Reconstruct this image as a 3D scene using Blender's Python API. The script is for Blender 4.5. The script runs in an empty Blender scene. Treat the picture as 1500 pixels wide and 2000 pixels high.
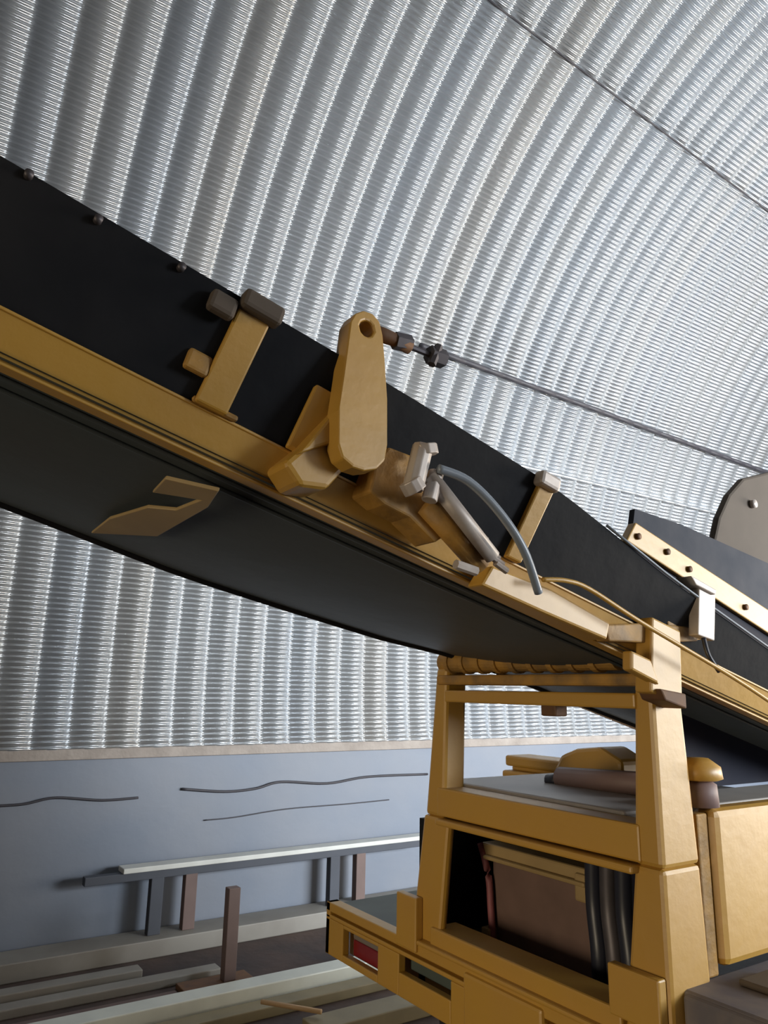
import bpy, bmesh, math, random
from mathutils import Vector, Matrix
random.seed(7)
S = bpy.context.scene
COL = S.collection

# ------------------------------------------------------------------ camera
F = 1460.0
def nrm(v): v = Vector(v); v.normalize(); return v
vx = nrm((3000-750, 1390-1000, F))                 # hangar axis seen by the camera (x right, y down, z forward)
vy = Vector((-250-750, 1330-1000, F)); vy = nrm(vy - vx*vy.dot(vx))
vz = vx.cross(vy)
EYE = Vector((0, 0, 1.6))
cam_d = bpy.data.cameras.new('camera'); cam = bpy.data.objects.new('camera', cam_d); COL.objects.link(cam)
R3 = Matrix((( vx.x, -vx.y, -vx.z), (vy.x, -vy.y, -vy.z), (vz.x, -vz.y, -vz.z)))
cam.matrix_world = Matrix.Translation(EYE) @ R3.to_4x4()
cam_d.sensor_fit = 'VERTICAL'; cam_d.sensor_height = 36.0; cam_d.lens = F*36.0/2000.0
cam_d.clip_start = 0.02; cam_d.clip_end = 200
S.camera = cam

# ------------------------------------------------------------------ light
S.view_settings.view_transform = 'Standard'; S.view_settings.look = 'None'
S.view_settings.gamma = 1.0; S.view_settings.exposure = 0.0
W = bpy.data.worlds.new('world'); S.world = W; W.use_nodes = True
W.node_tree.nodes['Background'].inputs[0].default_value = (0.55, 0.68, 0.9, 1)
W.node_tree.nodes['Background'].inputs[1].default_value = 0.6

def area(name, loc, target, sx, sy, power, col, spread=180):
    d = bpy.data.lights.new(name, 'AREA'); d.shape = 'RECTANGLE'; d.size = sx; d.size_y = sy
    d.energy = power; d.color = col; d.spread = math.radians(spread)
    o = bpy.data.objects.new(name, d); COL.objects.link(o); o.location = loc
    o.rotation_euler = (Vector(target)-Vector(loc)).to_track_quat('-Z', 'Y').to_euler()
    return o
# daylight from the window on the opposite side, then four added fill lamps
area('side_window_light', (7.6, -4.0, 2.5), (6.6, 5.0, 2.2), 4.6, 1.8, 800, (0.88, 0.95, 1.0), 95)
area('long_fill_light', (4.6, -4.1, 2.4), (4.6, 5.0, 2.2), 5.0, 0.9, 55, (0.93, 0.96, 1.0))  # added strip lamp that gives the vault crimps their contrast
area('near_fill_light', (1.0, -3.9, 3.0), (2.0, 3.0, 2.0), 2.4, 1.2, 4, (1.0, 0.90, 0.76))  # weak added fill from the near side
area('rear_fill_light', (-4.6, 0.6, 1.1), (1.65, 1.8, 0.75), 1.6, 1.9, 17, (1.0, 0.84, 0.60), 60)  # added fill for the loader's rear faces, no door is built
area('far_fill_light', (10.7, -0.8, 1.9), (5.0, 0.6, 4.5), 3.6, 3.4, 360, (1.0, 0.90, 0.76), 100)  # added fill for the upper vault, the gable behind it is solid

# ------------------------------------------------------------------ pixel rays -> points on real planes (measuring help)
def ray(px, py):
    c = Vector((px-750, py-1000, F))
    return Vector((vx.dot(c), vy.dot(c), vz.dot(c)))
def hit(px, py, ax, val):
    d = ray(px, py); t = (val-EYE[ax])/d[ax]; return EYE + d*t
# conveyor frame: u up along the belt (towards -X), v across (+Y), w square to the belt
ALPHA = math.radians(15)
CU = Vector((-math.cos(ALPHA), 0, math.sin(ALPHA))); CV = Vector((0, 1, 0)); CW = Vector((math.sin(ALPHA), 0, math.cos(ALPHA)))
CO = Vector((1.6, 1.24, 1.74))
def cp(u, v, w): return CO + CU*u + CV*v + CW*w
def chit(px, py, ax, val):
    d = ray(px, py); A = (CU, CV, CW)[ax]
    t = (val - (EYE-CO).dot(A))/d.dot(A); P = EYE + d*t; return P

# ------------------------------------------------------------------ materials
def mat(name, col, rough=0.5, metal=0.0, spec=0.5, var=0.0, varscale=6.0, col2=None, bump=0.0, bscale=40.0, coat=0.0):
    m = bpy.data.materials.new(name); m.use_nodes = True
    nt = m.node_tree; b = nt.nodes['Principled BSDF']
    b.inputs['Base Color'].default_value = (*col, 1); b.inputs['Roughness'].default_value = rough
    b.inputs['Metallic'].default_value = metal; b.inputs['Specular IOR Level'].default_value = spec
    b.inputs['Coat Weight'].default_value = coat; b.inputs['Coat Roughness'].default_value = 0.5
    tc = nt.nodes.new('ShaderNodeTexCoord')
    if var > 0:
        n = nt.nodes.new('ShaderNodeTexNoise'); n.inputs['Scale'].default_value = varscale; n.inputs['Detail'].default_value = 6
        nt.links.new(tc.outputs['Object'], n.inputs['Vector'])
        r = nt.nodes.new('ShaderNodeValToRGB'); r.color_ramp.elements[0].position = 0.35; r.color_ramp.elements[1].position = 0.7
        c2 = col2 or tuple(c*0.5 for c in col)
        r.color_ramp.elements[0].color = (*col, 1)
        r.color_ramp.elements[1].color = tuple(col[i]*(1-var)+c2[i]*var for i in range(3))+(1,)
        nt.links.new(n.outputs['Fac'], r.inputs[0]); nt.links.new(r.outputs[0], b.inputs['Base Color'])
    if bump > 0:
        n2 = nt.nodes.new('ShaderNodeTexNoise'); n2.inputs['Scale'].default_value = bscale; n2.inputs['Detail'].default_value = 4
        nt.links.new(tc.outputs['Object'], n2.inputs['Vector'])
        bp = nt.nodes.new('ShaderNodeBump'); bp.inputs['Strength'].default_value = bump; bp.inputs['Distance'].default_value = 0.01
        nt.links.new(n2.outputs['Fac'], bp.inputs['Height']); nt.links.new(bp.outputs[0], b.inputs['Normal'])
    return m

YEL = mat('yellow_paint', (0.46, 0.25, 0.028), 0.48, spec=0.7, var=0.35, varscale=5, col2=(0.42, 0.22, 0.05), bump=0.15, bscale=25, coat=0.5)
YELD = mat('grimy_yellow_paint', (0.40, 0.21, 0.04), 0.6, var=0.7, varscale=14, col2=(0.10, 0.07, 0.04), bump=0.3)
RUB = mat('black_rubber', (0.007, 0.008, 0.011), 0.65, spec=0.16, var=0.5, varscale=3, col2=(0.03, 0.028, 0.028), bump=0.2, bscale=12)
BELT = mat('worn_belt_rubber', (0.062, 0.076, 0.082), 0.5, spec=0.5, var=0.6, varscale=2.0, col2=(0.07, 0.07, 0.066), bump=0.2, bscale=10)
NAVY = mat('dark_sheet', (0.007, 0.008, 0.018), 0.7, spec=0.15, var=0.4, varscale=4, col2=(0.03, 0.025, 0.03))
STEEL = mat('bare_steel', (0.52, 0.47, 0.43), 0.5, metal=0.3, var=0.5, varscale=20, col2=(0.30, 0.22, 0.18))
RUST = mat('rusty_steel', (0.16, 0.075, 0.03), 0.7, metal=0.2, var=0.6, varscale=18, col2=(0.06, 0.04, 0.035))
DSTEEL = mat('dull_dark_steel', (0.10, 0.09, 0.10), 0.5, metal=0.5, var=0.5, varscale=15)
HOSE = mat('grey_hose', (0.20, 0.23, 0.27), 0.35, spec=0.6)
HOSED = mat('dark_hose', (0.02, 0.022, 0.035), 0.4)
HOOD = mat('dusty_grey_sheet', (0.33, 0.30, 0.28), 0.45, spec=0.5, var=0.5, varscale=5, col2=(0.22, 0.2, 0.2))
HOODT = mat('pale_dusty_sheet', (0.46, 0.43, 0.40), 0.5, var=0.5, varscale=5)
DECK = mat('dirty_deck', (0.125, 0.115, 0.13), 0.75, spec=0.25, var=0.8, varscale=9, col2=(0.24, 0.20, 0.17))
GREEND = mat('greenish_deck', (0.07, 0.09, 0.08), 0.6, var=0.5)
TAN = mat('tan_frame', (0.36, 0.25, 0.11), 0.55, var=0.4)
CORE = mat('brown_core', (0.15, 0.09, 0.072), 0.7, var=0.4, varscale=10)
PINK = mat('faded_pink', (0.28, 0.09, 0.10), 0.6, var=0.4)
MAUVE = mat('mauve_brown', (0.20, 0.13, 0.12), 0.6, var=0.4)
RED = mat('red_lens', (0.20, 0.010, 0.015), 0.2, spec=0.7)
LENS = mat('grey_lens', (0.20, 0.17, 0.15), 0.25)
MAST = mat('beige_grey_plate', (0.10, 0.080, 0.064), 0.75, spec=0.2, var=0.4, varscale=5)
TYRE = mat('tyre_rubber', (0.02, 0.02, 0.023), 0.8, bump=0.3)
PALE = mat('pale_grey_timber', (0.60, 0.62, 0.56), 0.4, spec=0.6, var=0.3, varscale=6)
OLIVE = mat('olive_timber', (0.22, 0.18, 0.10), 0.6, var=0.5, varscale=5)
PLANK = mat('grey_brown_plank', (0.24, 0.225, 0.20), 0.6, var=0.5, varscale=5, col2=(0.16, 0.14, 0.12))
SHELF = mat('light_board', (0.50, 0.50, 0.47), 0.5, var=0.3)
DARKW = mat('dark_wood', (0.045, 0.05, 0.065), 0.7, var=0.3)
BROWNW = mat('brown_wood', (0.13, 0.085, 0.075), 0.7, var=0.4)
STICK = mat('orange_wood', (0.42, 0.27, 0.14), 0.5)
CABLE = mat('dark_cable', (0.025, 0.022, 0.028), 0.6)
SILL = mat('brown_sill', (0.27, 0.23, 0.20), 0.7, var=0.6, varscale=7, col2=(0.15, 0.12, 0.10), bump=0.3)

def wall_mat():
    m = mat('blue_grey_plaster', (0.125, 0.145, 0.185), 0.6, var=0.6, varscale=1.6, col2=(0.17, 0.175, 0.195), bump=0.25, bscale=8)
    return m
WALLM = wall_mat()
FLOORM = mat('brown_earth_floor', (0.035, 0.026, 0.026), 0.85, var=0.7, varscale=2.5, col2=(0.10, 0.06, 0.045), bump=0.6, bscale=14)

PITCH = 0.221; CRIMP = 0.0345
def metal_mat():
    m = bpy.data.materials.new('crimped_galvanised_steel'); m.use_nodes = True
    nt = m.node_tree; b = nt.nodes['Principled BSDF']; L = nt.links
    b.inputs['Metallic'].default_value = 0.8; b.inputs['Roughness'].default_value = 0.30
    uv = nt.nodes.new('ShaderNodeUVMap'); uv.uv_map = 'UVMap'      # u = metres along the hangar, v = metres round the arch
    sep = nt.nodes.new('ShaderNodeSeparateXYZ'); L.new(uv.outputs[0], sep.inputs[0])
    def mth(op, a, bb=None):
        n = nt.nodes.new('ShaderNodeMath'); n.operation = op
        for i, q in enumerate((a, bb)):
            if q is None: continue
            if isinstance(q, (int, float)): n.inputs[i].default_value = q
            else: L.new(q, n.inputs[i])
        return n.outputs[0]
    s1 = mth('SINE', mth('MULTIPLY', sep.outputs[1], 2*math.pi/CRIMP))
    s2 = mth('SINE', mth('MULTIPLY', sep.outputs[1], 4*math.pi/CRIMP))
    s = mth('ADD', s1, mth('MULTIPLY', s2, -0.30))
    # crimps die out in the flat lap between two arched panels
    c = mth('COSINE', mth('MULTIPLY', sep.outputs[0], 2*math.pi/PITCH))
    lap = 1.0
    h = mth('MULTIPLY', s, lap)
    bp = nt.nodes.new('ShaderNodeBump'); bp.inputs['Strength'].default_value = 1.0; bp.inputs['Distance'].default_value = 0.0072
    L.new(h, bp.inputs['Height']); L.new(bp.outputs[0], b.inputs['Normal'])
    # each panel is a slightly different batch
    pid = mth('FLOOR', mth('DIVIDE', sep.outputs[0], PITCH))
    wn = nt.nodes.new('ShaderNodeTexWhiteNoise'); wn.noise_dimensions = '1D'; L.new(pid, wn.inputs['W'])
    r = nt.nodes.new('ShaderNodeValToRGB')
    e = r.color_ramp.elements; e[0].color = (0.60, 0.63, 0.67, 1); e[1].color = (0.66, 0.665, 0.67, 1)
    n = r.color_ramp.elements.new(0.86); n.color = (0.66, 0.67, 0.68, 1)
    n = r.color_ramp.elements.new(0.93); n.color = (0.645, 0.635, 0.62, 1)
    e[-1].color = (0.66, 0.65, 0.635, 1)
    L.new(wn.outputs['Value'], r.inputs[0]); L.new(r.outputs[0], b.inputs['Base Color'])
    return m
GALV = metal_mat()

# ------------------------------------------------------------------ mesh helpers
def link(name, me, parent=None, m=None, bevel=0.0, smooth=False):
    o = bpy.data.objects.new(name, me); COL.objects.link(o)
    if parent is not None: o.parent = parent
    if m: me.materials.append(m)
    if smooth:
        for p in me.polygons: p.use_smooth = True
    if bevel > 0:
        b = o.modifiers.new('bevel', 'BEVEL'); b.width = bevel; b.segments = 2; b.limit_method = 'ANGLE'
    return o
def build(name, bm, m, parent=None, bevel=0.0, smooth=False):
    bmesh.ops.recalc_face_normals(bm, faces=bm.faces)
    me = bpy.data.meshes.new(name); bm.to_mesh(me); bm.free()
    return link(name, me, parent, m, bevel, smooth)
def add_prism(bm, pts, vec):
    vec = Vector(vec); a = [bm.verts.new(Vector(p)) for p in pts]; b = [bm.verts.new(Vector(p)+vec) for p in pts]
    bm.faces.new(a); bm.faces.new(list(reversed(b)))
    n = len(a)
    for i in range(n): bm.faces.new((a[i], b[i], b[(i+1) % n], a[(i+1) % n]))
def add_hex(bm, P):   # 8 points: bottom four then top four
    v = [bm.verts.new(Vector(p)) for p in P]
    for f in ((0,1,2,3), (7,6,5,4), (0,4,5,1), (1,5,6,2), (2,6,7,3), (3,7,4,0)): bm.faces.new([v[i] for i in f])
def add_box(bm, x0, x1, y0, y1, z0, z1):
    add_hex(bm, [(x0,y0,z0),(x1,y0,z0),(x1,y1,z0),(x0,y1,z0),(x0,y0,z1),(x1,y0,z1),(x1,y1,z1),(x0,y1,z1)])
def add_cbox(bm, u0, u1, v0, v1, w0, w1):
    add_hex(bm, [cp(*p) for p in ((u0,v0,w0),(u1,v0,w0),(u1,v1,w0),(u0,v1,w0),(u0,v0,w1),(u1,v0,w1),(u1,v1,w1),(u0,v1,w1))])
def add_tube(bm, pts, r, n=10, radii=None):
    pts = [Vector(p) for p in pts]; rings = []
    up = Vector((0, 0, 1))
    for i, p in enumerate(pts):
        t = (pts[min(i+1, len(pts)-1)] - pts[max(i-1, 0)]).normalized()
        if abs(t.dot(up)) > 0.95: up = Vector((0, 1, 0))
        a = t.cross(up).normalized(); b = t.cross(a).normalized()
        rr = radii[i] if radii else r
        rings.append([bm.verts.new(p + a*rr*math.cos(2*math.pi*k/n) + b*rr*math.sin(2*math.pi*k/n)) for k in range(n)])
    for i in range(len(rings)-1):
        for k in range(n):
            bm.faces.new((rings[i][k], rings[i][(k+1) % n], rings[i+1][(k+1) % n], rings[i+1][k]))
    bm.faces.new(list(reversed(rings[0]))); bm.faces.new(rings[-1])
def smooth_path(pts, n=6):
    pts = [Vector(p) for p in pts]; out = []
    for i in range(len(pts)-1):
        p0 = pts[max(i-1,0)]; p1 = pts[i]; p2 = pts[i+1]; p3 = pts[min(i+2, len(pts)-1)]
        for k in range(n):
            t = k/n
            out.append(0.5*((2*p1)+(p2-p0)*t+(2*p0-5*p1+4*p2-p3)*t*t+(3*p1-p0-3*p2+p3)*t**3))
    out.append(pts[-1]); return out
def box(name, x0, x1, y0, y1, z0, z1, m, parent=None, bevel=0.005):
    bm = bmesh.new(); add_box(bm, x0, x1, y0, y1, z0, z1); return build(name, bm, m, parent, bevel)
def cbox(name, u0, u1, v0, v1, w0, w1, m, parent=None, bevel=0.004):
    bm = bmesh.new(); add_cbox(bm, u0, u1, v0, v1, w0, w1); return build(name, bm, m, parent, bevel)
def tube(name, pts, r, m, parent=None, n=12, radii=None):
    bm = bmesh.new(); add_tube(bm, pts, r, n, radii); return build(name, bm, m, parent, 0, True)
def prism(name, pts, vec, m, parent=None, bevel=0.004):
    bm = bmesh.new(); add_prism(bm, pts, vec); return build(name, bm, m, parent, bevel)
def tag(o, label, cat, group=None, kind=None):
    o['label'] = label; o['category'] = cat
    if group: o['group'] = group
    if kind: o['kind'] = kind
    return o
def struct(o, label=None):
    o['kind'] = 'structure'
    if label: o['label'] = label
    return o
def empty(name, loc, label, cat, group=None):
    o = bpy.data.objects.new(name, None); o.empty_display_size = 0.1; COL.objects.link(o); o.location = loc
    bpy.context.view_layer.update()
    return tag(o, label, cat, group)

# ------------------------------------------------------------------ hangar
YC, ZC, RA = 0.25, 1.75, 4.975
WALLY = 5.2; Z0 = 1.2
X0, X1 = -5.0, 11.2
def arch_profile(x):
    ph = (x/PITCH) % 1.0
    return 0.022 - 0.050*math.sin(math.pi*ph**1.08)**0.9
def vault():
    a0 = math.asin((Z0-ZC)/RA); a1 = math.pi - a0
    na = 110; per = 12; nx = int((X1-X0)/PITCH*per)
    me = bpy.data.meshes.new('ceiling'); verts = []; uvs = []
    for i in range(nx+1):
        x = X0 + (X1-X0)*i/nx; d = arch_profile(x)
        for j in range(na+1):
            a = a0 + (a1-a0)*j/na
            r = RA + d
            # the lowest panels are straight, the curve starts above them
            verts.append((x, YC + r*math.cos(a), ZC + r*math.sin(a)))
            uvs.append((x, RA*a))
    faces = []
    for i in range(nx):
        for j in range(na):
            a = i*(na+1)+j; faces.append((a, a+na+1, a+na+2, a+1))
    me.from_pydata(verts, [], faces)
    uvl = me.uv_layers.new(name='UVMap')
    for p in me.polygons:
        p.use_smooth = True
        for li in p.loop_indices: uvl.data[li].uv = uvs[me.loops[li].vertex_index]
    return link('ceiling', me, None, GALV)
struct(vault(), 'arched vault of crimped corrugated galvanised steel')

bm = bmesh.new(); add_box(bm, X0, X1, WALLY, WALLY+0.35, -0.05, Z0-0.06); struct(build('wall_back', bm, WALLM), 'painted blue-grey base wall under the steel vault')
bm = bmesh.new(); add_box(bm, X0, X1, YC*2-WALLY-0.35, YC*2-WALLY, -0.05, Z0-0.06); struct(build('wall_front', bm, WALLM))
bm = bmesh.new(); add_box(bm, X0, X1, WALLY-0.03, WALLY+0.30, Z0-0.06, Z0+0.005); struct(build('trim_1', bm, SILL, None, 0.004), 'brown sill between vault and base wall')
bm = bmesh.new(); add_box(bm, X0, X1, YC*2-WALLY-0.30, YC*2-WALLY+0.03, Z0-0.06, Z0+0.005); struct(build('trim_2', bm, SILL, None, 0.004))
bm = bmesh.new(); add_box(bm, X0-0.3, X1+0.3, -5.2, 5.6, -0.15, 0.0); struct(build('floor', bm, FLOORM), 'dark brown earth floor')
def gable(name, x, gate=None):
    pts = [(x, YC-RA-0.05, -0.05), (x, YC+RA+0.05, -0.05)]
    for k in range(0, 41):
        a = math.pi*k/40; pts.append((x, YC+(RA+0.05)*math.cos(a), ZC+(RA+0.05)*math.sin(a)))
    o = prism(name, pts, (0.12 if x > 0 else -0.12, 0, 0), NAVY if False else MAST, None, 0); struct(o); return o
gable('wall_right', X1); gable('wall_left', X0-0.0)
# window frames on the unseen side behind the viewer; the vault stays closed there
for i, (xa, xb) in enumerate(((5.5, 10.5), (-0.2, 2.2))):
    a = math.radians(155); yy = YC+(RA-0.15)*math.cos(a); zz = ZC+(RA-0.15)*math.sin(a)
    bm = bmesh.new()
    for (p, q) in (((xa-.08, xa), 0), ((xb, xb+.08), 0)): add_box(bm, p[0], p[1], yy-.3, yy-.1, zz-.9, zz+.5)
    add_box(bm, xa, xb, yy-.3, yy-.1, zz+.42, zz+.5); add_box(bm, xa, xb, yy-.3, yy-.1, zz-.9, zz-.82)
    struct(build('window_%d' % (i+1), bm, DSTEEL))

# lap seams of the steel panels and the cable run along the vault
def arch_run(name, ang, x0, x1, r, m, lab, cat, off=0.0, wig=0.0):
    pts = []; n = int((x1-x0)/0.03)
    for i in range(n+1):
        x = x0+(x1-x0)*i/n; a = math.radians(ang(x) if callable(ang) else ang) + wig*math.sin(x*9)
        rr = RA - 0.028 + 0.5*(arch_profile(x)+0.028) - off - r
        pts.append((x, YC+rr*math.cos(a), ZC+rr*math.sin(a)))
    o = tube(name, pts, r, m, None, 8); return tag(o, lab, cat)
arch_run('seam_wire', lambda x: 57.6-0.45*(x-2.4), 0.4, 8.5, 0.007, CABLE, 'thin dark wire running high up across the corrugated vault', 'wire')
arch_run('power_cable', lambda x: 31.2-0.33*(x-3.4), 3.3, 10.5, 0.024, CABLE, 'thick dark cable fixed along the vault just above the conveyor', 'cable')
arch_run('lap_strip', lambda x: 22.5, 4.6, 10.5, 0.012, GALV, 'thin lap joint line low on the vault behind the conveyor', 'seam')

# wires on the base wall
def wall_wire(name, pts, r, lab):
    P = [hit(px, py, 1, WALLY-0.012) for px, py in pts]
    return tag(tube(name, smooth_path(P), r, CABLE, None, 8), lab, 'wire', 'dark wires on the base wall')
wall_wire('wall_wire', [(-120,1582),(0,1574),(50,1570),(110,1558),(200,1563),(270,1558)], 0.008, 'left dark wire sagging along the blue-grey base wall')
wall_wire('wall_wire', [(355,1541),(440,1546),(500,1540),(550,1527),(640,1530),(720,1517),(835,1512)], 0.009, 'right dark wire sagging along the base wall towards the yellow frame')
wall_wire('wall_wire', [(400,1602),(460,1596),(560,1580),(680,1570),(760,1562)], 0.004, 'faint thin wire below the two dark wires on the base wall')

# ------------------------------------------------------------------ things on the floor by the wall
b = empty('low_bench', (2.5, 5.06, 0.1), 'long low bench with a pale top board standing along the base wall', 'bench')
def pbox(name, x0, x1, y0, y1, z0, z1, m, parent, bevel=0.004):
    o = box(name, x0, x1, y0, y1, z0, z1, m, None, bevel)
    o.parent = parent; o.matrix_parent_inverse = parent.matrix_world.inverted(); return o
pbox('seat_board', 1.46, 3.95, 5.00, 5.12, 0.475, 0.505, SHELF, b)
pbox('rail', 1.24, 3.80, 5.02, 5.08, 0.425, 0.475, DARKW, b)
for x, m in ((1.69, DARKW), (1.91, BROWNW), (2.98, DARKW), (3.20, BROWNW)):
    pbox('leg', x-0.045, x+0.035, 5.02, 5.08, 0.1, 0.43, m, b)

def plank(y0, y1, z0, z1, x0, x1, m, lab, name='timber_plank', group=None, rz=0.0):
    group = {'timber_plank': 'planks lying at the foot of the base wall', 'floor_beam': 'beams lying on the floor left of the loader'}.get(name)
    o = box(name, x0, x1, y0, y1, z0, z1, m, None, 0.006); return tag(o, lab, 'plank', group)
plank(4.93, 5.17, 0.0, 0.10, -1.5, 6.0, PLANK, 'grey plank on edge right against the foot of the base wall')
plank(4.60, 4.70, 0.0, 0.06, -1.5, 1.5, PLANK, 'greyish plank lying second from the base wall at lower left')
plank(4.44, 4.54, 0.0, 0.045, -1.5, 1.9, PLANK, 'greyish plank lying third from the base wall at lower left')
p = empty('wooden_stake', (1.88, 4.3, 0), 'short dark brown stake standing upright in front of the low bench', 'stake')
pbox('post', 1.845, 1.915, 4.27, 4.33, 0.03, 0.50, BROWNW, p)
pbox('foot_block', 1.62, 2.02, 4.20, 4.40, 0.0, 0.03, RUST, p)
plank(4.10, 4.34, 0.0, 0.018, -0.5, 1.60, BROWNW, 'flat mauve brown board lying between the stake and the pale beam', 'floor_board')
plank(3.95, 4.08, 0.0, 0.10, 0.2, 4.4, PALE, 'long pale whitish beam lying on the floor left of the yellow bumper', 'floor_beam')
plank(3.80, 3.91, 0.0, 0.05, 0.2, 4.4, OLIVE, 'olive brown beam lying next to the pale whitish beam', 'floor_beam')
plank(3.40, 3.56, 0.0, 0.07, 1.95, 2.75, OLIVE, 'short olive beam lying on the floor just behind the tyre', 'floor_beam')
st = tube('wooden_stick', [(1.84, 3.78, 0.09), (2.02, 3.50, 0.10)], 0.012, STICK, None, 8); tag(st, 'small pale orange stick lying across the floor beams', 'stick')

# ------------------------------------------------------------------ the loader
M = empty('snow_loader', (3.0, 1.7, 0), 'yellow conveyor snow loader with a black rubber belt conveyor rising to the left', 'loader')
MI = M.matrix_world.inverted()
def under(o, parent=None):
    q = parent or M
    o.parent = q
    o.matrix_parent_inverse = (MI if q is M else Matrix.Identity(4))
    return o
def P(o, parent=None, label=None):
    under(o, parent)
    if label: o['label'] = label
    return o
XR = 1.65
# --- posts of the rear frame
bm = bmesh.new()
add_hex(bm, [(XR,1.24,.80),(XR+.165,1.24,.80),(XR+.165,1.38,.80),(XR,1.38,.80),(XR,1.24,1.19),(XR+.15,1.24,1.19),(XR+.15,1.325,1.19),(XR,1.325,1.19)])
add_hex(bm, [(XR,1.24,1.19),(XR+.15,1.24,1.19),(XR+.15,1.325,1.19),(XR,1.325,1.19),(XR,1.24,1.62),(XR+.12,1.24,1.62),(XR+.12,1.295,1.62),(XR,1.295,1.62)])
postR = P(build('frame_post', bm, YEL, None, 0.012))
bm = bmesh.new()
add_hex(bm, [(XR,2.115,.78),(XR+.03,2.115,.78),(XR+.03,2.27,.78),(XR,2.27,.78),(XR,2.06,1.19),(XR+.03,2.06,1.19),(XR+.03,2.20,1.19),(XR,2.20,1.19)])
add_hex(bm, [(XR,2.09,1.19),(XR+.09,2.09,1.19),(XR+.09,2.19,1.19),(XR,2.19,1.19),(XR,2.07,1.68),(XR+.09,2.07,1.68),(XR+.09,2.13,1.68),(XR,2.13,1.68)])
postL = P(build('frame_post', bm, YEL, None, 0.012))
P(box('gusset_plate', XR-.03, XR, 2.20, 2.315, .76, .925, YEL))
P(box('gusset_plate', XR-.03, XR, 1.25, 1.40, .84, .955, YEL))
# --- cross members
bm = bmesh.new(); add_box(bm, XR-.005, XR+.09, 1.30, 2.12, 1.195, 1.285); add_box(bm, XR-.03, XR+.06, 1.31, 2.10, 1.17, 1.19)
P(build('cross_beam', bm, YEL, None, 0.006))
bm = bmesh.new(); add_box(bm, XR-.005, XR+.09, 1.29, 2.08, 1.565, 1.605)
P(build('cross_beam', bm, YEL, None, 0.006))
bm = bmesh.new(); add_box(bm, XR-.01, XR+.08, 1.24, 2.12, 1.622, 1.655)
P(build('cross_beam', bm, YELD, None, 0.008), None, 'grimy upper cross beam')
bm = bmesh.new(); add_box(bm, XR-.01, XR+.10, 1.38, 2.15, .79, .85); add_box(bm, XR-.03, XR+.02, 1.30, 2.2, .785, .80)
P(build('cross_beam', bm, YEL, None, 0.006))
# --- roller above the frame
bm = bmesh.new()
add_tube(bm, [(XR+.03,1.36,1.70),(XR+.03,2.12,1.70)], 0.036, 20)
for k in range(9): y = 1.42+k*.08; add_tube(bm, [(XR+.03,y,1.70),(XR+.03,y+.02,1.70)], 0.042, 20)
rol = P(build('belt_roller', bm, YELD, None, 0, False))
P(box('hanging_lug', XR+.02, XR+.07, 1.59, 1.65, 1.535, 1.57, RUST))
# --- bumper with light recesses
bm = bmesh.new()
add_box(bm, XR-.02, XR+.03, .60, 2.81, .752, .785)
add_box(bm, XR, XR+.03, .60, 2.80, .742, .752)
add_box(bm, XR-.02, XR+.03, .60, 2.81, .728, .742)
add_box(bm, XR-.02, XR+.01, 2.68, 2.81, .60, .728)
add_box(bm, XR-.02, XR+.01, 2.44, 2.68, .60, .625)
add_box(bm, XR-.02, XR+.01, 2.44, 2.68, .715, .728)
add_box(bm, XR-.02, XR+.01, 2.31, 2.44, .60, .728)
add_box(bm, XR-.02, XR+.01, 2.03, 2.31, .60, .672)
add_box(bm, XR-.02, XR+.01, 1.93, 2.03, .50, .728)
add_box(bm, XR+.055, XR+.065, 2.0, 2.75, .60, .728)
add_box(bm, XR-.02, XR+.03, 2.78, 2.81, .60, .785)
bump = P(build('bumper', bm, YEL, None, 0.004))
P(box('tail_light', XR+.015, XR+.05, 2.47, 2.66, .625, .68, RED), bump, 'red lens of the tail light')
P(box('lamp_lens', XR+.015, XR+.05, 2.47, 2.66, .68, .715, LENS), bump, 'greyish upper lens of the tail light')
P(box('recess_plate', XR+.03, XR+.055, 2.03, 2.31, .672, .728, GREEND), bump, 'dark greenish slot in the bumper')
P(box('tow_plate', XR-.03, XR+.03, 1.63, 1.96, .40, .775, YEL, None, 0.01))
P(box('rear_skirt', XR-.01, XR+.03, .95, 1.62, .55, .735, YELD))
P(box('deck_plate', XR+.02, 2.6, 2.2, 2.80, .745, .775, GREEND), None, 'dark greenish deck behind the bumper')
# --- radiator bay
bm = bmesh.new()
add_box(bm, 1.98, 2.00, 1.45, 2.40, .55, 1.18); add_box(bm, 1.70, 2.0, 2.26, 2.29, .6, 1.16); add_box(bm, 1.70, 2.0, 1.40, 2.26, .70, .76)
P(build('radiator_bay', bm, RUB, None, 0), None, 'black bay behind the frame')
rad = P(box('radiator', 1.90, 1.97, 1.70, 2.13, .76, 1.03, CORE), None, 'brown radiator core')
bm = bmesh.new(); add_box(bm, 1.88, 1.95, 1.66, 2.17, 1.03, 1.085); add_box(bm, 1.87, 1.95, 1.66, 1.73, .99, 1.07); add_box(bm, 1.86, 1.93, 1.68, 2.14, 1.035, 1.05)
P(build('radiator_tank', bm, TAN, None, 0.008), rad, 'tan header tank')
P(tube('strap', smooth_path([(1.88,2.17,1.08),(1.88,2.13,.98),(1.88,2.12,.88),(1.88,2.11,.77)]), .012, PINK), None, 'faded pink strap')
for k, (y, m) in enumerate(((1.64, HOSED), (1.585, DSTEEL), (1.53, HOSED), (1.47, NAVY))):
    P(tube('coolant_hose', smooth_path([(1.86,y,1.14),(1.87,y+.012,1.0),(1.86,y-.008,.88),(1.87,y,.76)]), .026, m), None)
P(box('drain_boss', 1.86, 1.90, 2.11, 2.15, .77, .82, TAN))
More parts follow.
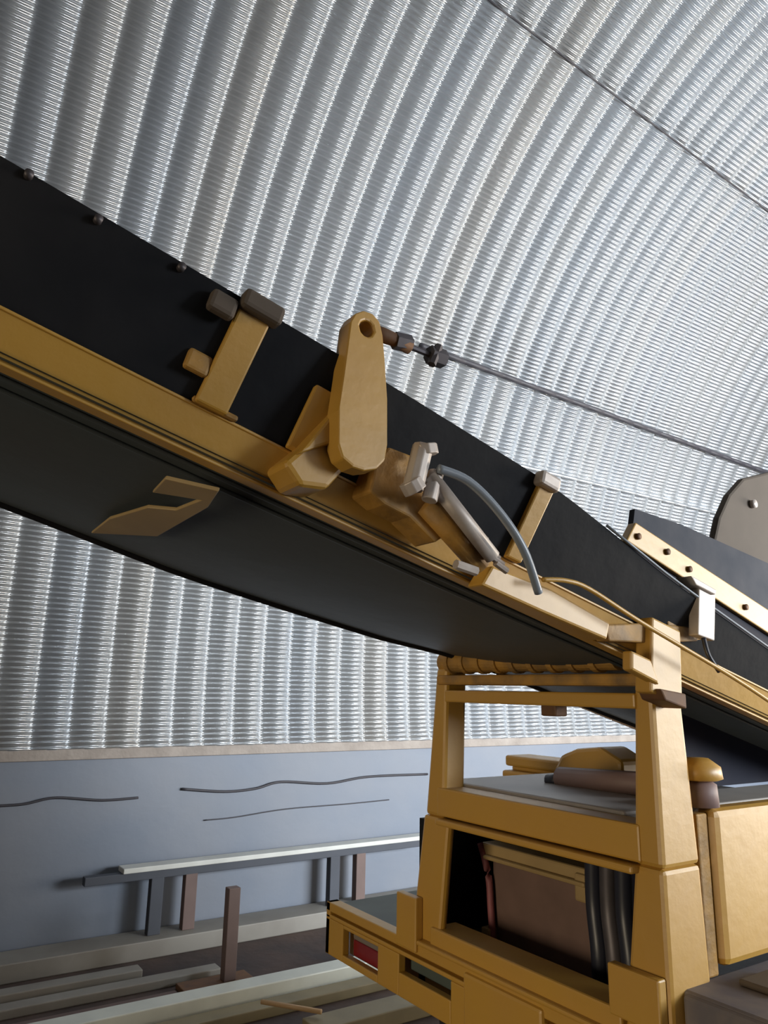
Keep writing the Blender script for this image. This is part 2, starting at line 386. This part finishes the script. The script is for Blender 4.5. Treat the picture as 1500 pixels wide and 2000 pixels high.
# --- engine hood and what stands on it
P(box('engine_hood', 1.74, 2.55, 1.42, 2.22, 1.20, 1.295, HOOD, None, 0.01), None, 'dusty grey top sheet of the engine bay')
bm = bmesh.new()
add_box(bm, 2.40, 2.55, 2.20, 2.60, 1.285, 1.33); add_box(bm, 2.38, 2.55, 2.18, 2.60, 1.235, 1.268); add_box(bm, 2.43, 2.5, 2.2, 2.59, 1.262, 1.29)
P(build('valve_block', bm, YEL, None, 0.01))
bm = bmesh.new()
add_prism(bm, [(2.35,2.26,1.30),(2.35,2.16,1.235),(2.35,1.92,1.235),(2.35,1.92,1.36),(2.35,2.02,1.405),(2.35,2.14,1.39),(2.35,2.22,1.36)], (.16,0,0))
P(build('gear_housing', bm, YEL, None, 0.015))
P(tube('exhaust_pipe', [(2.05,1.94,1.315),(2.05,1.50,1.335)], .036, MAUVE), None, 'mauve brown pipe on the hood')
P(tube('pipe_cap', [(2.04,1.99,1.30),(2.05,1.93,1.31)], .022, HOSED), None, 'black pipe end')
# --- side panels
bm = bmesh.new(); add_box(bm, 1.86, 3.9, 1.23, 1.30, .945, 1.315)
P(build('side_panel', bm, YEL, None, 0.02))
P(box('hood_top', 1.90, 3.9, 1.305, 1.50, 1.285, 1.314, HOODT), None, 'dusty pale grey top of the side box')
P(box('door_pillar', 1.812, 1.858, 1.25, 1.32, .925, 1.305, YELD), None)
bm = bmesh.new()
add_box(bm, 1.70, 3.9, .62, 1.26, .89, .925); add_box(bm, 1.70, 3.9, .62, .65, .80, .925); add_box(bm, 1.69, 1.72, .62, 1.24, .78, .92)
P(build('fender', bm, DECK, None, 0.01), None, 'dusty grey mudguard deck')
P(box('rubber_pad', 1.84, 1.98, 1.08, 1.19, .925, .940, MAST, None, 0.006), None, 'lighter pad on the mudguard')
bm = bmesh.new()
add_tube(bm, [(1.86,1.27,1.32),(1.86,1.27,1.375),(1.86,1.27,1.385)], .05, 18, [.048,.045,.03])
fn = P(build('filler_neck', bm, MAUVE, None, 0, True), None, 'mauve brown filler neck')
bm = bmesh.new(); add_tube(bm, [(1.86,1.27,1.385),(1.86,1.27,1.39),(1.86,1.27,1.42),(1.86,1.27,1.44)], .06, 18, [.05,.062,.058,.03])
P(build('filler_cap', bm, YEL, None, 0, True), fn, 'pale yellow cap')
# --- wheels and chassis
def wheel(y, x=2.55, r=0.46):
    bm = bmesh.new(); prof = [(.24,-.11),(.33,-.13),(.42,-.125),(.455,-.10),(.46,0),(.455,.10),(.42,.125),(.33,.13),(.24,.11)]
    n = 40; rings = []
    for i in range(n):
        a = 2*math.pi*i/n
        rings.append([bm.verts.new((x+math.cos(a)*(pr+(.012 if (i % 2 and pr > .44) else 0)), y+py, r+.01+math.sin(a)*(pr+(.012 if (i % 2 and pr > .44) else 0)))) for pr, py in prof])
    for i in range(n):
        for k in range(len(prof)-1): bm.faces.new((rings[i][k], rings[(i+1) % n][k], rings[(i+1) % n][k+1], rings[i][k+1]))
    t = P(build('wheel', bm, TYRE))
    bm = bmesh.new()
    for rr, ya, yb in ((.245,-.10,.10), (.12,-.12,.12)): add_tube(bm, [(x,y+ya,r+.01),(x,y+yb,r+.01)], rr, 28)
    P(build('wheel_rim', bm, YELD), t)
wheel(2.62); wheel(.95)
P(box('chassis', 1.85, 4.2, 1.35, 2.2, .42, .60, RUB, None, 0.01), None, 'black chassis rail')
P(tube('axle', [(2.55,.9,.47),(2.55,2.66,.47)], .05, RUB), None, 'black axle')

# --- rear conveyor (w square to the belt, u up along it)
U0, U1 = -1.45, 3.4
def ctop(u):
    T = [(-2,.08),(-.6,.12),(-.04,.16),(.19,.186),(.45,.214),(.9,.222),(3.5,.216)]
    for (a, x), (b_, y) in zip(T, T[1:]):
        if a <= u <= b_: return x+(y-x)*(u-a)/(b_-a)
    return .22
us = [U0+(U1-U0)*i/40 for i in range(41)]
def strip(bm, fa, fb, th):   # fa,fb: u -> (v,w); th: thickness vector in (v,w)
    ra = [[bm.verts.new(cp(u, *q)) for q in (fa(u), fb(u), (fb(u)[0]+th[0], fb(u)[1]+th[1]), (fa(u)[0]+th[0], fa(u)[1]+th[1]))] for u in us]
    for i in range(len(ra)-1):
        for k in range(4): bm.faces.new((ra[i][k], ra[i][(k+1) % 4], ra[i+1][(k+1) % 4], ra[i+1][k]))
    bm.faces.new(ra[0]); bm.faces.new(list(reversed(ra[-1])))
bm = bmesh.new()
strip(bm, lambda u: (.0, .02), lambda u: (-.09*ctop(u)/.222, ctop(u)), (.012, 0))
strip(bm, lambda u: (.80, .02), lambda u: (.80+.09*ctop(u)/.222, ctop(u)), (-.012, 0))
strip(bm, lambda u: (.01, .025), lambda u: (.79, .025), (0, .012))
conv = P(build('conveyor', bm, RUB, None, 0), None, 'black rubber trough of the rear conveyor')
def far_w(u):
    T = [(-2,.02),(-.07,.0),(.25,-.036),(.6,-.058),(.93,-.075),(1.4,-.072),(3.5,-.09)]
    for (a, x), (b_, y) in zip(T, T[1:]):
        if a <= u <= b_: return x+(y-x)*(u-a)/(b_-a)
    return -.09
bm = bmesh.new()
NV = 12
def belly(u, t, o=0): return cp(u, .012+.788*t, (-.038)*(1-t)+far_w(u)*t - .022*math.sin(math.pi*t) + o)
for o in (0, .008):
    g = [[bm.verts.new(belly(u, k/NV, o)) for k in range(NV+1)] for u in us]
    for i in range(len(us)-1):
        for k in range(NV): bm.faces.new((g[i][k], g[i][k+1], g[i+1][k+1], g[i+1][k]))
P(build('return_belt', bm, BELT, None, 0, True), conv, 'grey black return belt under the conveyor')
for t in (.07, .12):
    P(tube('belt_ridge', [belly(u, t, -.003) for u in us], .005, BELT, None, 6), conv)
P(tube('belt_edge', [belly(u, 1.0, 0) for u in us], .012, RUB, None, 8), conv)
bm = bmesh.new()
add_hex(bm, [cp(*p) for p in ((U0,.022,-.044),(U1,.022,-.044),(U1,.036,-.044),(U0,.036,-.044),(U0,-.010,.030),(U1,-.010,.030),(U1,.006,.030),(U0,.006,.030))]); add_cbox(bm, U0, U1, .018, .05, -.048, -.042); add_cbox(bm, U0, U1, -.012, .03, .026, .032)
P(build('side_beam', bm, YEL, None, 0.002), conv, 'yellow side beam')
P(cbox('side_beam', U0, U1, .80, .84, .0, .032, YEL), conv, 'yellow side beam')
def rib(u, wd, m, top=None, bot=.03, out=.016):
    t = top or ctop(u)
    s = -.09/.222
    bm = bmesh.new()
    pts = [(bot, s*bot), (t, s*t)]
    P8 = []
    for (w_, v_) in pts:
        for du, dv in ((-wd/2, -out), (wd/2, -out), (wd/2, 0), (-wd/2, 0)): P8.append(cp(u+du, v_+dv, w_))
    add_hex(bm, P8)
    o = P(build('rib', bm, m, None, 0.004), conv); return o
rib(1.215, .062, YEL); rib(1.99, .062, YEL); rib(.465, .045, YEL); rib(1.02, .075, YEL, .15); rib(2.75, .062, YEL)
# lugs and wear marks around the first rib
bm = bmesh.new()
add_cbox(bm, 1.17, 1.25, -.118, -.085, .195, .232); add_cbox(bm, 1.25, 1.30, -.105, -.08, .165, .205)
P(build('rib_cap', bm, MAST, None, 0.008), conv, 'worn beige cap on the rib')
bm = bmesh.new(); add_cbox(bm, 1.245, 1.29, -.048, -.03, .07, .11); add_cbox(bm, 1.16, 1.25, -.024, -.008, .030, .042)
P(build('rib_lug', bm, YELD, None, 0.008), conv, 'rusty lug')
bm = bmesh.new(); add_cbox(bm, .44, .50, -.112, -.08, .190, .225)
P(build('rib_cap', bm, STEEL, None, 0.008), conv, 'bright steel cap on the rib')
for px, py in ((55,345), (190,432), (352,525)):
    q = chit(px, py, 1, -.085)
    P(tube('bolt', [q, q+Vector((0,-.012,0))], .007, DSTEEL), conv)
P(tube('edge_wire', [cp(u, -.09*ctop(u)/.222-.004, ctop(u)+.004) for u in us if u < .3], .0035, HOSE, None, 6), conv, 'thin grey wire')
# support plate with an eye, standing upright on the beam
YP = 1.12
outer = [hit(px, py, 1, YP) for px, py in ((662,800),(662,870),(670,895),(690,912),(712,919),(736,916),(752,900),(757,870),(757,780),(752,700),(748,655),(742,628),(728,612),(710,606),(694,612),(685,628),(681,660),(672,730))]
ec = hit(717, 641, 1, YP); er = .017
bm = bmesh.new(); N = len(outer); TH = Vector((0, .045, 0)); rings = []
for off in (Vector((0,0,0)), TH):
    o_ = [bm.verts.new(p+off) for p in outer]
    i_ = [bm.verts.new(ec+off+(p-ec).normalized()*er) for p in outer]
    rings.append((o_, i_))
for k in range(N):
    k2 = (k+1) % N
    for r_ in rings: bm.faces.new((r_[0][k], r_[0][k2], r_[1][k2], r_[1][k]))
    bm.faces.new((rings[0][0][k], rings[1][0][k], rings[1][0][k2], rings[0][0][k2]))
    bm.faces.new((rings[0][1][k], rings[0][1][k2], rings[1][1][k2], rings[1][1][k]))
plate = P(build('support_plate', bm, YEL, None, 0.004), conv)
# brackets joining plate and beam
bm = bmesh.new()
A = [hit(px, py, 1, 1.17) for px, py in ((556,902),(598,866),(664,846),(690,900),(640,955),(586,948))]
add_prism(bm, A, (0, .09, 0))
P(build('plate_bracket', bm, YEL, None, 0.01), conv)
A = [hit(px, py, 1, 1.155) for px, py in ((585,885),(655,800),(690,800),(690,860),(640,868))]
bm = bmesh.new(); add_prism(bm, A, (0, .06, 0)); P(build('plate_gusset', bm, YEL, None, 0.006), conv)
A = [hit(px, py, 1, 1.17) for px, py in ((735,900),(760,872),(812,892),(818,930),(842,1000),(880,1040),(850,1060),(800,1010),(752,985),(722,960))]
bm = bmesh.new(); add_prism(bm, A, (0, .07, 0)); P(build('cylinder_bracket', bm, YELD, None, 0.005), conv, 'grimy bracket carrying the tension screw')
# shackle and turnbuckle from the eye
sp = [hit(px, py, 1, 1.14) for px, py in ((722,638),(748,655),(772,664),(800,678))]
P(tube('shackle', sp, .012, RUST, None, 10, [.009,.016,.014,.016]), conv, 'rusty shackle')
bm = bmesh.new()
add_tube(bm, [hit(770,640+25,1,1.14), hit(800,672,1,1.14)], .018, 6)
add_tube(bm, [hit(798,676,1,1.14), hit(872,706,1,1.14)], .0065, 8)
add_tube(bm, [hit(838,692,1,1.14), hit(866,702,1,1.14)], .020, 6)
add_tube(bm, [hit(843,712,1,1.13), hit(857,676,1,1.13)], .009, 6)
P(build('turnbuckle', bm, DSTEEL, None, 0), conv, 'dark steel turnbuckle')
# tension cylinder
YT = 1.12
def yt(px, py, y=YT): return hit(px, py, 1, y)
P(tube('tension_rod', [yt(838,928), yt(962,1088)], .0165, STEEL, None, 18), conv, 'cream bare steel rod')
P(tube('tension_cylinder', [yt(832,985,1.16), yt(940,1105,1.16)], .024, YELD, None, 18), conv, 'grimy lower tube')
bm = bmesh.new()
add_tube(bm, [yt(826,872), yt(806,955)], .021, 10); add_tube(bm, [yt(828,870), yt(832,890)], .026, 10)
add_tube(bm, [yt(852,922), yt(838,978)], .016, 10); add_tube(bm, [yt(800,938), yt(812,960)], .024, 10)
P(build('screw_clevis', bm, STEEL, None, 0.002), conv, 'bright steel clevis')
bm = bmesh.new()
for k in range(6):
    a = yt(938+k*8, 1048+k*12); add_tube(bm, [a+Vector((-.014,0,.008)), a+Vector((.016,0,-.006))], .0075, 8)
add_tube(bm, [yt(890,1102), yt(930,1116)], .010, 8)
P(build('screw_thread', bm, STEEL, None, 0), conv, 'bright steel threads and nuts')
bm = bmesh.new(); add_prism(bm, [yt(px,py,1.185) for px,py in ((962,1104),(1078,1150),(1192,1216),(1186,1250),(1060,1196),(940,1142))], (0,.05,0))
P(build('beam_cover', bm, YEL, None, 0.006), conv)
P(tube('hydraulic_hose', smooth_path([yt(856,915,1.10), yt(915,940,1.09), yt(975,1000,1.08), yt(1022,1072,1.08), yt(1052,1158,1.10)]), .009, HOSE, None, 12), conv, 'thick grey curved hose')
P(tube('hydraulic_pipe', smooth_path([yt(1060,1132,1.14), yt(1105,1134,1.13), yt(1150,1150,1.13), yt(1240,1208,1.13), yt(1330,1262,1.13), yt(1430,1322,1.13), yt(1510,1375,1.13), yt(1600,1440,1.13)]), .0055, YEL, None, 8), conv)
# strut under the belt
A = [chit(px, py, 2, -.092) for px, py in ((325,928),(430,952),(408,985),(310,1042),(180,1036),(215,1008),(290,985),(345,990),(395,970),(345,962),(300,955))]
bm = bmesh.new(); add_prism(bm, A, CW*(-.008)); P(build('belt_strut', bm, TAN, None, 0.002), conv, 'grimy yellow strut under the belt')
# top bracket on the near post, orange bar and white clevis
bm = bmesh.new()
add_prism(bm, [hit(px, py, 1, 1.19) for px, py in ((1274,1204),(1330,1232),(1334,1372),(1272,1352))], (0, .05, 0))
add_prism(bm, [hit(px, py, 1, 1.18) for px, py in ((1234,1270),(1272,1288),(1290,1338),(1234,1308))], (0, .03, 0))
P(build('post_bracket', bm, YEL, None, 0.006), None)
P(prism('bracket_foot', [hit(px, py, 1, 1.175) for px, py in ((1290,1345),(1340,1355),(1342,1385),(1300,1368))], (0,.07,0), RUST))
P(prism('cross_plate', [hit(px, py, 1, 1.21) for px, py in ((1180,1220),(1270,1216),(1362,1226),(1364,1252),(1270,1256),(1190,1252))], (0,.04,0), YELD), conv)
P(prism('rib_plate', [hit(px, py, 1, 1.215) for px, py in ((1300,1190),(1350,1170),(1372,1200),(1372,1250),(1310,1250))], (0,.02,0), YELD), conv)
bm = bmesh.new()
add_prism(bm, [hit(px, py, 1, 1.17) for px, py in ((1366,1140),(1398,1158),(1396,1252),(1364,1240))], (0,.03,0))
add_prism(bm, [hit(px, py, 1, 1.16) for px, py in ((1350,1124),(1362,1130),(1400,1152),(1398,1162),(1360,1142))], (0,.05,0))
P(build('clevis_post', bm, STEEL, None, 0.003), conv, 'pale steel clevis post')
P(tube('strap_hose', smooth_path([hit(1374,1246,1,1.17), hit(1384,1280,1,1.16), hit(1405,1312,1,1.15)]), .006, HOSED), conv)
# added dark sheet standing in for the shaded space under the conveyor
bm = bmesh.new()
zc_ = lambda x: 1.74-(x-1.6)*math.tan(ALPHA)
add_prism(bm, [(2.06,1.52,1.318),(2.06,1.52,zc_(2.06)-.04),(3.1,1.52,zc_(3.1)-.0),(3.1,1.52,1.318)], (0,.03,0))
P(build('shade_sheet', bm, NAVY, None, 0), None, 'dark navy sheet added for the shade under the conveyor')

# --- front conveyor that drops onto the rear one
YS = 1.40
sl = lambda px, py, y=YS: hit(px, py, 1, y)
bm = bmesh.new(); add_prism(bm, [sl(1242,1020), sl(1500,1190), sl(1640,1275), sl(1640,1330), sl(1500,1236), sl(1224,1056)], (0,.03,0))
fc = P(build('front_conveyor', bm, YEL, None, 0.004), None, 'yellow side channel of the front conveyor')
for px, py in ((1245,1048),(1302,1078),(1345,1112),(1455,1186)):
    q = sl(px, py, YS-.001); P(tube('bolt', [q, q+Vector((0,-.008,0))], .010, RUST), fc)
bm = bmesh.new(); add_prism(bm, [sl(1240,994,1.42), sl(1330,1024,1.42), sl(1500,1100,1.42), sl(1650,1160,1.42), sl(1650,1300,1.42), sl(1500,1200,1.42), sl(1236,1030,1.42)], (0,.02,0))
P(build('rubber_side', bm, mat('grey_blue_rubber', (.028,.033,.046), .75, spec=.2, var=.8, varscale=7, col2=(.06,.06,.07), bump=.3, bscale=8), None, 0), fc, 'grey blue rubber side wall')
bm = bmesh.new(); add_prism(bm, [sl(1224,1050,1.415), sl(1500,1228,1.415), sl(1650,1320,1.415), sl(1650,1420,1.415), sl(1500,1330,1.415), sl(1330,1235,1.415), sl(1225,1110,1.415)], (0,.02,0))
P(build('rubber_skirt', bm, NAVY, None, 0), fc, 'dark rubber skirt')
bm = bmesh.new(); add_prism(bm, [sl(1560,905,1.52), sl(1500,922,1.52), sl(1452,934,1.52), sl(1425,965,1.52), sl(1405,1010,1.52), sl(1392,1070,1.52), sl(1500,1130,1.52), sl(1600,1180,1.52)], (0,.03,0))
mp = P(build('mast_plate', bm, MAST, None, 0.01), fc, 'beige grey gusset plate')
q = sl(1468, 985, 1.518); P(tube('mast_bolt', [q, q+Vector((0,-.015,0))], .016, STEEL), fc, 'bright bolt')
